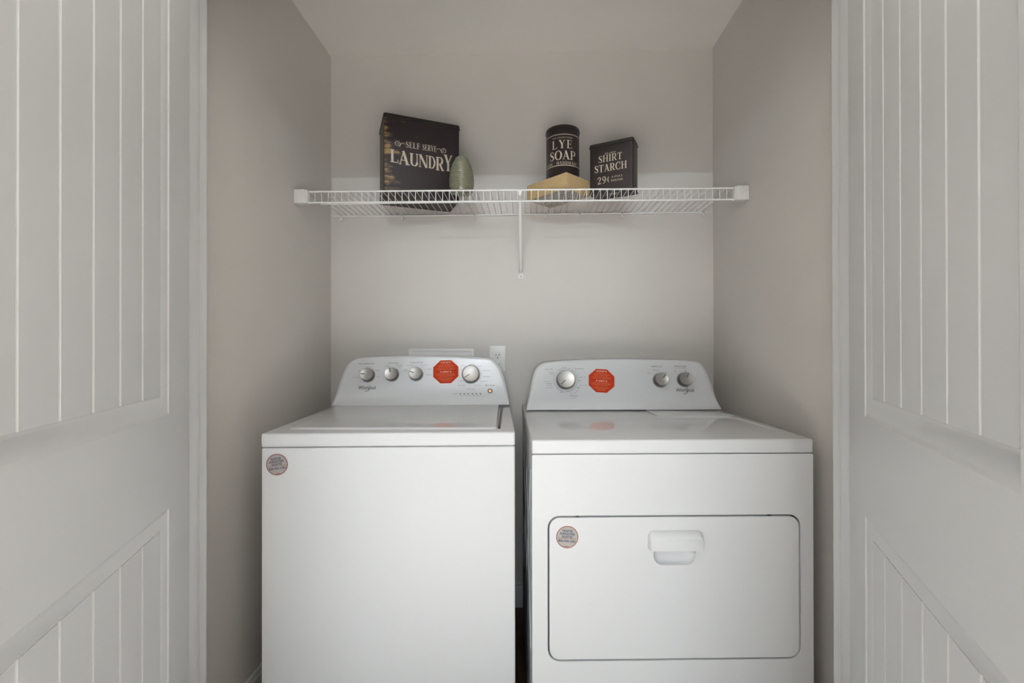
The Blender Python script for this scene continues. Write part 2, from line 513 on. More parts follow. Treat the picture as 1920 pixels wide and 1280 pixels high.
jamb('trim_1', JL - .018, JL, 1, 'white door jamb beside the washer side of the opening')
jamb('trim_2', JR, JR + .018, -1, 'white door jamb beside the dryer side of the opening')
h = box('trim_3', (JL, JR, YJ0, YJ1, HD, HD + .018), TRIM, bev=.0012, seg=1)
box('door_stop', (JL, JR, YJ0 + .040, YJ0 + .074, HD - .010, HD), TRIM, h, bev=.002)
struct(h, 'white head jamb above the closet opening', 'door frame')
for i, (x0, x1) in enumerate(((JL - .075, JL - .006), (JR + .006, JR + .075))):
    struct(box('trim_%d' % (4 + i), (x0, x1, YJ0 - .015, YJ0 + .002, 0, HD + .07), TRIM, bev=.003),
           'white casing on the room side of the opening, washer side' if i == 0 else 'white casing on the room side of the opening, dryer side', 'trim')


def baseboard(name, along, a0, a1, at, sgn, label):
    # profile: distance from wall, height
    prof = [(0, 0), (.014, 0), (.014, .070), (.012, .078), (.012, .084), (.008, .090), (.006, .100), (.003, .104), (0, .104)]
    r0 = []; r1 = []
    for d, z in prof:
        if along == 'x':
            r0.append((a0, at + sgn * d, z)); r1.append((a1, at + sgn * d, z))
        else:
            r0.append((at + sgn * d, a0, z)); r1.append((at + sgn * d, a1, z))
    struct(mesh_obj(name, loft([r0, r1]), TRIM), label, 'baseboard')


baseboard('baseboard_back', 'x', XL + .014, XR - .014, YW, -1, 'white moulded baseboard along the closet back wall')
baseboard('baseboard_left', 'y', YJ1, YW, XL, 1, 'white moulded baseboard on the washer side wall')
baseboard('baseboard_right', 'y', YJ1, YW, XR, -1, 'white moulded baseboard on the dryer side wall')

# the room behind the camera, which lights the closet
struct(box('floor_room', (ROOM_L, ROOM_R, ROOM_B, YJ0, -.1, 0), ROOMF), 'wood floor of the room in front of the closet', 'floor')
struct(box('ceiling_room', (ROOM_L, ROOM_R, ROOM_B, YJ0, ROOM_H, ROOM_H + .1), CEIL), 'ceiling of the room in front of the closet', 'ceiling')




def pierced_wall(name, axis, at0, at1, a0, a1, holes, label):
    """wall made of blocks round its window openings; holes = (from, to, sill, head)"""
    us = sorted({a0, a1} | {h_[0] for h_ in holes} | {h_[1] for h_ in holes})
    zs = sorted({0, ROOM_H} | {h_[2] for h_ in holes} | {h_[3] for h_ in holes})
    bm = bmesh.new()
    for u0, u1 in zip(us, us[1:]):
        run = None
        for z0, z1 in zip(zs, zs[1:]):
            cu, cz = (u0 + u1) / 2, (z0 + z1) / 2
            if any(h_[0] < cu < h_[1] and h_[2] < cz < h_[3] for h_ in holes):
                continue
            if axis == 'x':
                box_bm(u0, u1, at0, at1, z0, z1, bm=bm)
            else:
                box_bm(at0, at1, u0, u1, z0, z1, bm=bm)
    struct(mesh_obj(name, from_bm(bm), ROOMW), label, 'wall')


pierced_wall('wall_room_rear', 'x', ROOM_B - .1, ROOM_B, ROOM_L, ROOM_R, [(-1.9, 1.9, .3, 2.3)], 'rear room wall with a wide window')
pierced_wall('wall_room_left', 'y', ROOM_L - .1, ROOM_L, ROOM_B, YJ1, [], 'plain left wall of the room in front of the closet')
pierced_wall('wall_room_right', 'y', ROOM_R, ROOM_R + .1, ROOM_B, YJ1, [], 'plain right wall of the room in front of the closet')

# =================================================================== CLOSET DOORS


def door_leaf(name, hinge, theta, side, label):
    """leaf in its own frame: x from the hinge, inner face at y=0, thickness runs to y = sg*T"""
    th = math.radians(theta); sg = -1 if side == 'L' else 1
    Wd, Z0, Z1, T = .757, .012, 2.036, .035
    if side == 'L':
        ax = Vector((math.cos(th), -math.sin(th), 0)); nin = Vector((math.sin(th), math.cos(th), 0)); rz = -th
    else:
        ax = Vector((-math.cos(th), -math.sin(th), 0)); nin = Vector((-math.sin(th), math.cos(th), 0)); rz = math.pi + th
    pos = Vector((hinge[0], hinge[1], 0)) + nin * .035 + ax * .004
    root = empty(name, pos, rz)
    O0, O1 = .109, .598            # outer edge of the panel mouldings
    panels = [(.235, .822), (1.012, 1.905)]
    G, GZ = .020, .040                  # moulding width beside the stiles and along the rails
    prof = [(0, 0), (.05, .0006), (.15, .0020), (.22, .0022), (.30, .0024), (.86, .0078), (.93, .0080), (1, .0086)]   # share of the width, depth
    bm = bmesh.new()
    def q(x0, x1, z0, z1, y=0.0):
        bm.faces.new([bm.verts.new((a, y, b)) for a, b in ((x0, z0), (x1, z0), (x1, z1), (x0, z1))])
    q(0, O0, Z0, Z1); q(O1, Wd, Z0, Z1)
    zs = [Z0] + [z for p in panels for z in p] + [Z1]
    for k in range(0, len(zs), 2):
        q(O0, O1, zs[k], zs[k + 1])
    # edges, back face and the core behind the panels
    e = sg * T
    for (xa, za), (xb, zb) in (((0, Z0), (Wd, Z0)), ((Wd, Z0), (Wd, Z1)), ((Wd, Z1), (0, Z1)), ((0, Z1), (0, Z0))):
        bm.faces.new([bm.verts.new(c) for c in ((xa, 0, za), (xb, 0, zb), (xb, e, zb), (xa, e, za))])
    q(0, Wd, Z0, Z1, e)
    for z0, z1 in panels:
        q(O0 + G - .004, O1 - G + .004, z0 + GZ - .004, z1 - GZ + .004, sg * .0130)
    bmesh.ops.remove_doubles(bm, verts=bm.verts, dist=1e-6)
    mesh_obj('door_frame', from_bm(bm), DOORM, root)
    for z0, z1 in panels:
        rings = [[(O0 + o * G, sg * d, z0 + o * GZ), (O1 - o * G, sg * d, z0 + o * GZ), (O1 - o * G, sg * d, z1 - o * GZ), (O0 + o * G, sg * d, z1 - o * GZ)] for o, d in prof]
        mesh_obj('panel_moulding', loft(rings, False, False), DOORM, root, smooth=True, angle=25)
        gx = [O0 + G] + ([.2037 + .0779 * i for i in range(5)] if side == 'L' else [.1923 + .0787 * i for i in range(5)]) + [O1 - G]
        for i in range(6):
            a, b = gx[i], gx[i + 1]
            c, dp, gw = .0022, .0030, .0009
            y0 = sg * .0077; y1 = sg * (.0077 + dp)
            la, lb = (a if i == 0 else a + gw), (b if i == 5 else b - gw)
            za, zb = z0 + GZ, z1 - GZ
            V = [(la, y1, za), (la + (0 if i == 0 else c), y0, za), (lb - (0 if i == 5 else c), y0, za), (lb, y1, za)]
            V += [(x, y, zb) for x, y, _ in V]
            mesh_obj('plank', pydata(V, [(0, 1, 5, 4), (1, 2, 6, 5), (2, 3, 7, 6), (3, 0, 4, 7), (0, 1, 2, 3), (4, 5, 6, 7)]), DOORM, root)
    for z in (.22, 1.05, 1.83):
        tube('hinge', [(-.004, sg * (T + .002), z - .045), (-.004, sg * (T + .002), z + .045)], .006, SILV, root)
    struct(root, label, 'door')
    return root


door_leaf('door_1', (JL, .9955), 70.5, 'L', 'white two-panel plank door standing open beside the washer')
door_leaf('door_2', (JR, .9925), 68.0, 'R', 'white two-panel plank door standing open beside the dryer')

# =================================================================== APPLIANCE PIECES
C75, S75 = math.cos(math.radians(75)), math.sin(math.radians(75))


def console_frame(D, hh):
    """u to the right, v up the sloping face, third axis out of the face"""
    return Matrix(((1, 0, 0, 0), (0, C75, -S75, D), (0, S75, C75, hh), (0, 0, 0, 1)))


def densify(pts, n=3):
    """Catmull-Rom through the outline points"""
    out = []
    for i in range(len(pts) - 1):
        p0 = Vector(pts[max(0, i - 1)]); p1 = Vector(pts[i]); p2 = Vector(pts[i + 1]); p3 = Vector(pts[min(len(pts) - 1, i + 2)])
        for k in range(n):
            t = k / n
            out.append(0.5 * ((2 * p1) + (-p0 + p2) * t + (2 * p0 - 5 * p1 + 4 * p2 - p3) * t * t + (-p0 + 3 * p1 - 3 * p2 + p3) * t ** 3))
    out.append(Vector(pts[-1]))
    return [(p.x, p.y) for p in out]


def console(parent, outline, D, hh, back):
    """moulded control panel: a flat face with a soft border that dishes back at sides and top and runs forward at the foot"""
    o = densify(outline, 3); vm = max(v for _, v in o); cu = (o[0][0] + o[-1][0]) / 2
    def to3(u, v, off):   # face coordinates to machine coordinates
        return (u, D + v * C75 - off * S75, hh + v * S75 + off * C75)
    rings = []
    for k, (ins, off) in enumerate(((1.0, 0.0), (.86, .0004), (.5, -.0010), (.15, -.0045), (.03, -.0090))):
        ring = []
        for u, v in o:
            ui = cu + (u - cu) * (1 - .060 * ins)
            vi = v * (1 - ins) + (.036 + v * (vm - .012 - .036) / vm) * ins
            low = max(0.0, 1 - v / .045)
            fo = off * (1 - low) + low * (1 - ins) * .010
            ring.append(to3(ui, vi, fo))
        rings.append(ring)
    rings.append([to3(u, v, -.016) if v > .004 else (u, D + .01, hh + .0005) for u, v in o])
    rings.append([(u * .985 + cu * .015, back, hh + max(0.0005, v * S75 * .985)) for u, v in o])
    return mesh_obj('control_console', loft(rings), PLAS, parent, smooth=True, angle=32)


def knob(parent, F, u, v, r, ang, depth):
    M = F @ Matrix.Translation((u, v, 0))
    k = lathe('knob', [(r * 1.13, 0), (r * 1.13, .0015), (r * 1.10, .0030), (r * 1.05, .0030)], RING, parent, 40, M)
    lathe('knob_skirt', [(r * 1.05, .0030), (r * 1.03, .0085), (r * .99, depth - .003), (r * .985, depth - .001)], CHRO, k, 40)
    lathe('knob_cap', [(r * .985, depth - .0012), (r * .965, depth + .0008), (r * .93, depth + .0014), (r * .88, depth + .0008), (0, depth + .0006)], SILV, k, 40)
    pm = Matrix.Rotation(math.radians(ang), 4, 'Z')
    box('pointer', (r * .18, r * .86, -.0019, .0019, depth + .0004, depth + .0016), POINT, k, M=pm)
    return k


def octagon_sticker(parent, F, u, v, w_, h_, rot, seed):
    z = .0005
    V = []; pts = []
    for sx, sy in ((-.42, -1), (.42, -1), (1, -.42), (1, .42), (.42, 1), (-.42, 1), (-1, .42), (-1, -.42)):
        pts.append((sx * w_ / 2, sy * h_ / 2))
    M = F @ Matrix.Translation((u, v, 0)) @ Matrix.Rotation(math.radians(rot), 4, 'Z')
    me = loft([[(x, y, .0002) for x, y in pts], [(x, y, z) for x, y in pts]])
    s = mesh_obj('octagonal_sticker', me, ORNG, parent, M)
    s['label'] = 'orange-red octagonal notice sticker with pale lines of print'
    V, Fc = [], []
    text_into(V, Fc, 'STOP', 0, h_ * .405, height=h_ * .075, z=z + .0003)
    text_into(V, Fc, 'ARRET', 0, -h_ * .005, height=h_ * .065, z=z + .0003)
    for sx in (-1, 1):
        rect_into(V, Fc, sx * w_ * .17 - .002, sx * w_ * .17 + .002, h_ * .385, h_ * .425, z + .0003)
        rect_into(V, Fc, sx * w_ * .19 - .002, sx * w_ * .19 + .002, -h_ * .025, h_ * .015, z + .0003)
    print_obj('heading_print', V, Fc, OWHITE, s)
    rnd = random.Random(seed); V, Fc = [], []
    for yy, ww in ((.33, .42), (.285, .54), (.24, .62), (.195, .54), (.135, .78), (.09, .62), (-.075, .56), (-.12, .78), (-.165, .74), (-.21, .50), (-.275, .60), (-.32, .52), (-.365, .42), (-.41, .28)):
        x = -ww / 2 * w_
        while x < ww / 2 * w_ - .002:
            l = rnd.uniform(.003, .008); x1 = min(x + l, ww / 2 * w_)
            rect_into(V, Fc, x, x1, (yy - .011) * h_, (yy + .011) * h_, z + .0003); x = x1 + .0013
    print_obj('small_print', V, Fc, OPRINT, s)
    return s


def round_sticker(parent, x, zc, r, rot, y=-.0002):
    M = Matrix(((1, 0, 0, x), (0, 0, -1, y), (0, 1, 0, zc), (0, 0, 0, 1))) @ Matrix.Rotation(math.radians(rot), 4, 'Z')
    s = lathe('round_sticker', [(r, .0001), (r, .0005), (0, .0005)], FOIL, parent, 40, M)
    s['label'] = 'round silver registration sticker with a red rim'
    lathe('sticker_rim', [(r * .93, .0006), (r * .93, .0008), (r * .99, .0008), (r * .99, .0006), (r * .93, .0006)], REDL, s, 40)
    V, Fc = [], []
    for t, yy, wd in (('REGISTER', .56, .95), ('ENREGISTRER', .29, 1.35), ('REGISTRE', .02, .95), ('800-900-3381', -.36, 1.55)):
        text_into(V, Fc, t, 0, yy * r, width=wd * r, height=.21 * r, z=.0008, bold=.022)
    print_obj('sticker_lettering', V, Fc, NAVY, s)
    V, Fc = [], []
    rect_into(V, Fc, -.84 * r, .84 * r, -.155 * r, -.125 * r, .0008)
    rect_into(V, Fc, -.2 * r, .2 * r, -.88 * r, -.83 * r, .0008)
    print_obj('sticker_line', V, Fc, REDL, s)


def brand(parent, F, u0, u1, v0):
    """script-like maker's name with the ring stroke through the l and p"""
    V, Fc = [], []
    wd = u1 - u0; z = .0009
    text_into(V, Fc, 'Whirlpool', (u0 + u1) / 2, v0 + .0035, width=wd, height=.0190, z=z, bold=.008)
    c = []
    for k in range(25):
        a = math.radians(215 + 250 * k / 24)
        c.append((u0 + wd * .56 + .0070 * math.cos(a) + .0030 * math.sin(a), v0 + .0045 + .0125 * math.sin(a), .0005 + .0010 * math.sin(math.pi * k / 24)))
    stroke_into(V, Fc, c, z)
    stroke_into(V, Fc, [(u0 + wd * .36, v0 - .0085, .0005), (u0 + wd * .43, v0 - .0100, .0014), (u0 + wd * .49, v0 - .0080, .0012), (u0 + wd * .54, v0 - .004, .0007)], z)
    print_obj('brand_lettering', V, Fc, INKD, parent, F)


def labels(parent, F, items, material=INK, name='panel_lettering'):
    V, Fc = [], []
    for t, u, v, wd, ht in items:
        text_into(V, Fc, t, u, v, width=wd, height=ht, z=.0009, bold=.006 if name == 'panel_lettering' else .018)
    return print_obj(name, V, Fc, material, parent, F)


def two_tone(o):
    """satin enamel sides, glossy enamel on the upward face"""
    o.data.materials.append(GLOS)
    for p in o.data.polygons:
        if p.normal.z > .8:
            p.material_index = 1
    return o


# =================================================================== WASHER
WW, WH, WD = .690, .9122, .5298
wz = empty('washer', (-.7248, 1.2039, 0), .0626)
tag(wz, 'white top-loading washer with four silver knobs and a closed lid', 'washer')
cab = box('cabinet', (0, WW, .002, .665, .022, .8722), ENAM, wz, bev=.005, seg=3)
box('seam_gap', (.016, WW - .016, .022, .640, .868, .878), ENAM, wz)
two_tone(box('top_panel', (-.0005, WW + .0005, 0, .668, 0.8738, WH), ENAM, wz, bev=.006, seg=4))
for x, y in ((.05, .05), (WW - .05, .05), (.05, .6), (WW - .05, .6)):
    lathe('foot', [(.018, 0), (.022, .004), (.022, .012), (.012, .014), (.012, .03)], SEAM, wz, 16, Matrix.Translation((x, y, 0)))


def washer_lid():
    out = []
    lo = [(.046, .056), (.640, .040), (.648, .52), (.020, .52)]
    # round the two front corners
    def corner(p, a, b, r, n=5):
        p = Vector(p); da = (Vector(a) - p).normalized() * r; db = (Vector(b) - p).normalized() * r
        pts = []
        for k in range(n + 1):
            t = k / n; pts.append(tuple((p + da) * (1 - t) ** 2 + p * 2 * t * (1 - t) + (p + db) * t ** 2))
        return pts
    out = corner(lo[0], lo[3], lo[1], .018) + corner(lo[1], lo[0], lo[2], .018) + [lo[2], lo[3]]
    c = Vector((.34, .3))
    def ring(s, z):
        res = []
        for x, y in out:
            d = Vector((x, y)) - c; l = d.length
            res.append((x - d.x / l * s, y - d.y / l * s, z))
        return res
    me = loft([ring(0, WH - .001), ring(0, WH + .0008), ring(.0012, WH + .0030), ring(.0045, WH + .0046), ring(.009, WH + .0050)])
    return mesh_obj('lid', me, GLOS, wz, smooth=True, angle=40)


lid = washer_lid()
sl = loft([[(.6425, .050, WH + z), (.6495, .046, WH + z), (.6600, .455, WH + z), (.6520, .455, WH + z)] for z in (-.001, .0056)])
mesh_obj('lid_side_bar', sl, LIDBAR, wz)  # solid dark brown bar standing proud beside the lid
W_OUT = [(-.0005, 0), (.0072, .059), (.0241, .1247), (.0400, .1640), (.059, .183), (.0897, .1945), (.1846, .2005), (.3334, .2032), (.5045, .2000), (.6075, .1930), (.6333, .1772), (.6547, .1487), (.6715, .0946), (.6818, .0413), (.6857, 0)]
wcon = console(wz, W_OUT, WD, WH, .672)
WF = console_frame(WD, WH)
wc2 = WF   # console pieces share the machine's frame
knob(wz, WF, .1280, .1215, .0252, 176, .027)
knob(wz, WF, .2222, .1240, .0252, 104, .027)
knob(wz, WF, .3167, .1255, .0252, 163, .027)
knob(wz, WF, .5338, .1235, .0330, 214, .022)
octagon_sticker(wz, WF, .4335, .1350, .100, .0935, 1.5, 3)
brand(wcon, WF, .0937, .1600, .0665)
labels(wcon, WF, [('WASH TEMPERATURE', .116, .1680, .064, .0046), ('WATER LEVEL', .2222, .1705, .043, .0046), ('CYCLE OPTIONS', .3150, .1722, .050, .0046),
                  ('Main Wash', .6090, .0800, .036, .0046)], INK, 'heading_lettering')
labels(wcon, WF, [('Tap Cold', .0790, .1130, .026, .0036), ('Cold', .0930, .1400, .014, .0036), ('Cool', .1280, .1540, .014, .0034), ('Warm', .1640, .1415, .017, .0036), ('Hot', .1680, .1165, .014, .0036),
                  ('Auto', .2020, .1610, .014, .0034), ('Sensing', .2000, .1560, .021, .0034), ('Deep Water', .2500, .1610, .028, .0034), ('Wash', .2500, .1560, .014, .0034),
                  ('Auto Soak', .2880, .1620, .026, .0034), ('No', .2740, .1450, .008, .0034), ('Extra Rinse', .2760, .1390, .026, .0034), ('Extra Rinse', .3440, .1620, .028, .0034), ('Softener', .3680, .1460, .022, .0034), ('Both', .3700, .1230, .016, .0034),
                  ('Heavy', .5010, .1600, .015, .0036), ('Normal', .5350, .1650, .021, .0036), ('Casual', .5660, .1580, .017, .0036), ('Bulky Sheets', .5960, .1390, .034, .0036), ('Delicates', .5960, .1150, .027, .0036),
                  ('Quick Wash', .5830, .0960, .028, .0036), ('Rinse Spin', .5620, .0800, .028, .0036), ('Drain Spin', .5330, .0650, .032, .0036), ('Clean Washer', .4980, .0800, .032, .0036), ('Colors', .4930, .0970, .022, .0036),
                  ('Wash', .4960, .0400, .011, .0030), ('Rinse', .5120, .0400, .011, .0030), ('Spin', .5280, .0400, .010, .0030), ('Done', .5430, .0400, .010, .0030), ('Lid Lock', .5600, .0400, .013, .0030), ('On', .5740, .0400, .006, .0030), ('Status', .4740, .0470, .020, .0034)], INK)
Vt, Ft = [], []
stroke_into(Vt, Ft, ell(.3167, .1255, .036, .036, 60, 20, .0006, .0006, 8) + [(.3560, .1330, .0006), (.3560, .1180, .0006), (.3640, .1180, .0006)], .0009)
stroke_into(Vt, Ft, ell(.5338, .1235, .041, .041, 80, -30, .0006, .0006, 14), .0009)
print_obj('dial_lines', Vt, Ft, INK, wcon, WF)
for i in range(6):
    box('indicator_light', (.4928 + .0159 * i - .0032, .4928 + .0159 * i + .0032, .0450, .0478, 0, .0010), INKD, wz, M=WF)
b = lathe('start_button', [(.0092, 0), (.0092, .0022), (.0070, .0026), (.0066, .0012)], INKD, wz, 24, WF @ Matrix.Translation((.6100, .0570, 0)))
lathe('button_core', [(.0068, .0008), (.0060, .0022), (0, .0026)], BRNZ, b, 24)
round_sticker(wz, .0438, .8280, .0290, 8)

# =================================================================== DRYER
DW, DH, DD = .7372, .905, .5096
dz = empty('dryer', (.0095, 1.1765, 0), .0496)
tag(dz, 'white front-loading dryer with a drop-down door and three silver knobs', 'dryer')
box('cabinet', (.0025, DW - .0025, .020, .690, .022, .8670), ENAM, dz, bev=.004, seg=2)
DX0, DX1, DZ0, DZ1, DR = .0405, .7035, .3310, .7080, .032
hole = rrect(DX0, DX1, DZ0, DZ1, DR, 7)
fp = mesh_obj('front_panel', plate_with_holes(rrect(.0005, DW - .0005, .030, .8665, .004, 3), [hole], .019), ENAM, dz, smooth=True, angle=40)
bv = fp.modifiers.new('edge', 'BEVEL'); bv.width = .0022; bv.segments = 2; bv.limit_method = 'ANGLE'; bv.angle_limit = math.radians(50)
box('door_seal', (DX0 - .01, DX1 + .01, .0195, .0215, DZ0 - .01, DZ1 + .01), SEAM, dz)
box('seam_gap', (.016, DW - .016, .036, .670, .862, .872), ENAM, dz)
# top panel with a rounded front lip
two_tone(box('top_panel', (0, DW, -.001, .694, .8680, DH), ENAM, dz, bev=.005, seg=4))
for x, y in ((.05, .06), (DW - .05, .06), (.05, .64), (DW - .05, .64)):
    lathe('foot', [(.018, 0), (.022, .004), (.022, .012), (.012, .014), (.012, .03)], SEAM, dz, 16, Matrix.Translation((x, y, 0)))
# the drop-down door with its scooped grip
g = .0048
grip = rrect(.3170, .4265, .5790, .6300, (.024, .024, .004, .004), 6)
door = mesh_obj('door', plate_with_holes(rrect(DX0 + g, DX1 - g, DZ0 + g, DZ1 - g, DR - g, 7), [grip], .016), ENAM, dz, smooth=True, angle=40)
bv = door.modifiers.new('edge', 'BEVEL'); bv.width = .0020; bv.segments = 2; bv.limit_method = 'ANGLE'; bv.angle_limit = math.radians(50)


def shrink(pts, s, cx, cz, sx=1.0):
    return [(cx + (x - cx) * s * sx, cz + (z - cz) * s) for x, z in pts]


rings = []
for s, y in ((1.0, .0), (.985, .0035), (.93, .0085), (.84, .0125), (.70, .0145), (.4, .0155)):
    rings.append([(x, y, z) for x, z in shrink(grip, s, .3718, .6150)])
mesh_obj('grip_recess', loft(rings, False, True), ENAM, door, smooth=True, angle=60)
hp = rrect(.3015, .4450, .6215, .6690, (.004, .004, .016, .016), 6)
rings = [[(x, .001, z) for x, z in hp]]
for s, y in ((.995, -.004), (.975, -.010), (.955, -.0145), (.935, -.0165)):
    rings.append([(.37325 + (x - .37325) * (s), y, .6215 + (z - .6215) * (1 - (1 - s) * 4.2)) for x, z in hp])
mesh_obj('handle', loft(rings), ENAM, door, smooth=True, angle=45)
for u in (.118, .622):
    box('hinge_pin', (u - .004, u + .004, .001, .012, DZ1 - .0032, DZ1 - .0008), DARK, dz)
# lint screen cover and pressed ridges in the top
mesh_obj('lint_screen_cover', from_bm(box_bm(.452, .716, .366, .505, DH - .001, DH + .0030, .0022, 2)), GLOS, dz, smooth=True)
tube('top_ridge', [(.437, .345, DH - .0012), (.60, .346, DH - .0006), (.680, .346, DH - .0004), (.698, .338, DH - .0002), (.7035, .320, DH), (.7050, .20, DH - .0004), (.7058, .075, DH - .0022)], .0030, GLOS, dz, 8)
# pressed side ribs
for pts in ([(.10, .30), (.34, .74)], [(.34, .74), (.58, .30)], [(.10, .80), (.34, .40)], [(.34, .40), (.58, .80)]):
    tube('side_rib', [(.0036, a, c) for a, c in pts], .0032, ENAM, dz, 6)
D_OUT = [(.0090, 0), (.0223, .0671), (.0311, .1158), (.0440, .1548), (.0586, .1724), (.0834, .1849), (.1613, .1925), (.2847, .1971), (.4081, .1981), (.5316, .1960), (.6549, .1901), (.6884, .1764), (.7053, .145), (.718, .0976), (.7293, .0408), (.7363, 0)]
dcon = console(dz, D_OUT, DD, DH, .690)
DF = console_frame(DD, DH)
knob(dz, DF, .1595, .1150, .0335, 226, .024)
knob(dz, DF, .5185, .1135, .0250, 48, .028)
knob(dz, DF, .6100, .1145, .0250, 64, .028)
octagon_sticker(dz, DF, .2960, .1118, .0975, .0900, -3.5, 8)
brand(dcon, DF, .5757, .6440, .0695)
labels(dcon, DF, [('Auto Dry', .0980, .1560, .032, .0050), ('Timed Dry', .2120, .1575, .036, .0050), ('Damp Dry', .1890, .0550, .030, .0052), ('TEMPERATURE', .5100, .1665, .043, .0046), ('WRINKLE SHIELD', .6010, .1670, .048, .0046),
                  ('OFF', .1390, .1540, .011, .0042), ('OFF', .1430, .0690, .011, .0042), ('OFF', .2060, .0850, .011, .0042)], INK, 'heading_lettering')
labels(dcon, DF, [('Energy', .1560, .1640, .018, .0036), ('Preferred', .1560, .1590, .020, .0032), ('60', .1750, .1590, .006, .0034), ('50', .1870, .1540, .006, .0034), ('40', .1980, .1460, .006, .0034), ('30', .2080, .1360, .006, .0034), ('Touch Up', .2220, .1250, .028, .0036), ('20', .2120, .1130, .010, .0036), ('Air Only', .2260, .0940, .026, .0034),
                  ('Energy', .1060, .1440, .018, .0034), ('Preferred', .1080, .1390, .014, .0034), ('Less Dry', .0890, .1100, .026, .0036), ('Normal', .0950, .1020, .020, .0036), ('Very Dry', .0970, .0950, .020, .0036), ('More Dry', .0980, .0850, .024, .0036),
                  ('Low', .4790, .1410, .013, .0036), ('Medium', .5060, .1530, .022, .0036), ('High', .5430, .1420, .012, .0036), ('Off', .5780, .1490, .008, .0036), ('On', .6200, .1490, .007, .0036), ('Cycle Finish', .6010, .1600, .038, .0034),
                  ('10', .1930, .0660, .007, .0034), ('5', .1800, .0630, .004, .0034), ('15', .2010, .0730, .006, .0034), ('Cool Down', .1890, .0470, .016, .0030)], INK)
Vt, Ft = [], []
stroke_into(Vt, Ft, ell(.1595, .1150, .0450, .0450, 30, -95, .0007, .0007, 22), .0009)
stroke_into(Vt, Ft, ell(.1595, .1150, .0450, .0450, 250, 130, .0007, .0007, 22), .0009)
for a in (75, 60, 47, 34, 20, -50, -65, -80, 200, 212, 224):
    c_, s_ = math.cos(math.radians(a)), math.sin(math.radians(a))
    stroke_into(Vt, Ft, [(.1595 + .0405 * c_, .1150 + .0405 * s_, .0012), (.1595 + .0440 * c_, .1150 + .0440 * s_, .0012)], .0009)
print_obj('dial_lines', Vt, Ft, INK, dcon, DF)
round_sticker(dz, .0915, .6535, .0288, -5)

# =================================================================== WIRE SHELF
YB, YF = 1.9860, 1.6854
ZB = 1.7255
def zfront(x):                         # the front edge stands a little higher at the washer end
    return 1.7290 - .0035 * (x + .03) / .78
shelf = empty('wire_shelf', ((XL + XR) / 2, YW, ZB))
tag(shelf, 'white wire closet shelf fixed across the back wall above the machines', 'shelf')
ox, oy, oz = (XL + XR) / 2, YW, ZB
def sp(x, y, z):
    return (x - ox, y - oy, z - oz)
tube('front_rail', [sp(XL + .03, YF, zfront(XL) - .0025), sp(XR - .03, YF, zfront(XR) - .0025)], .0032, WIRE, shelf)
tube('lower_front_rail', [sp(XL + .03, YF - .0015, zfront(XL) - .0445), sp(XR - .03, YF - .0015, zfront(XR) - .0445)], .0034, WIRE, shelf)
tube('back_rail', [sp(XL + .018, YB, ZB - .0050), sp(XR - .012, YB, ZB - .0045)], .0030, WIRE, shelf)
tube('middle_rail', [sp(XL + .040, 1.812, ZB - .0030), sp(XR - .040, 1.812, ZB - .0030)], .0028, WIRE, shelf)
L0 = YB - YF
wv, wf = tube_data([(0, .004, 0), (0, -L0 + .003, 0), (0, -L0 - .0005, -.003), (0, -L0 - .001, -.0455)], .0014, 6)
wire_me = pydata(wv, wf, 'deck_wire'); wire_me.materials.append(WIRE)
for p in wire_me.polygons:
    p.use_smooth = True
x = -.8299
while x < XR - .03:
    dzf = zfront(x) - ZB
    o = bpy.data.objects.new('deck_wire', wire_me); COL.objects.link(o); o.parent = shelf
    o.location = sp(x, YB, ZB); o.rotation_euler = (-math.asin(dzf / L0), 0, 0)
    x += .02555
for sg, xw in ((1, XL), (-1, XR)):
    zf = zfront(xw)
    def bxd(a0, a1, y0, y1, z0, z1):
        p0, p1 = xw + sg * a0, xw + sg * a1
        return (min(p0, p1) - ox, max(p0, p1) - ox, y0 - oy, y1 - oy, z0 - oz, z1 - oz)
    eb = box('end_bracket', bxd(.0015, .0455, 1.668, 1.700, zf - .0500, zf + .0025), WPLA, shelf, bev=.003)
    box('bracket_lip', bxd(.0440, .0530, 1.672, 1.696, zf - .0490, zf + .0005), WPLA, eb, bev=.0015)
    box('bracket_tab', bxd(.0005, .0040, 1.678, 1.700, zf - .012, zf + .008), WPLA, eb, bev=.001)
# brace from the front rail down to the wall
bxp = -.0290
V = []; rings = []
p0 = Vector(sp(bxp, YF + .004, zfront(bxp) - .006)); p1 = Vector(sp(bxp - .0015, YW - .006, 1.4640))
for t, wd in ((0, .0060), (.05, .0062), (.5, .0062), (.93, .0066), (1, .0030)):
    c = p0.lerp(p1, t); d = (p1 - p0).normalized(); nrm = Vector((1, 0, 0)).cross(d)
    rings.append([tuple(c + Vector((1, 0, 0)) * wd * math.cos(a) + nrm * .0045 * math.sin(a)) for a in [2 * math.pi * k / 10 for k in range(10)]])
br = mesh_obj('support_brace', loft(rings), WIRE, shelf, smooth=True, angle=60)
fo = mesh_obj('brace_foot', from_bm(box_bm(bxp - .0150, bxp + .0120, YW - .006, YW - .0005, 1.4400, 1.4660, .0015, 2)), WPLA, br, smooth=True)
fo.data.transform(Matrix.Translation((-ox, -oy, -oz)))
for s_ in (-1, 1):
    fl = mesh_obj('foot_flange', from_bm(box_bm(bxp - .0015 + s_ * .0105 - .0015, bxp - .0015 + s_ * .0105 + .0015, YW - .016, YW - .004, 1.4560, 1.4760, .001, 1)), WPLA, br, smooth=True)
    fl.data.transform(Matrix.Translation((-ox, -oy, -oz)))
sc = lathe('screw', [(.0035, 0), (.003, .0015), (0, .002)], SILV, br, 12, Matrix.Translation(sp(bxp - .0015, YW - .0058, 1.449)) @ Matrix.Rotation(math.radians(90), 4, 'X'))
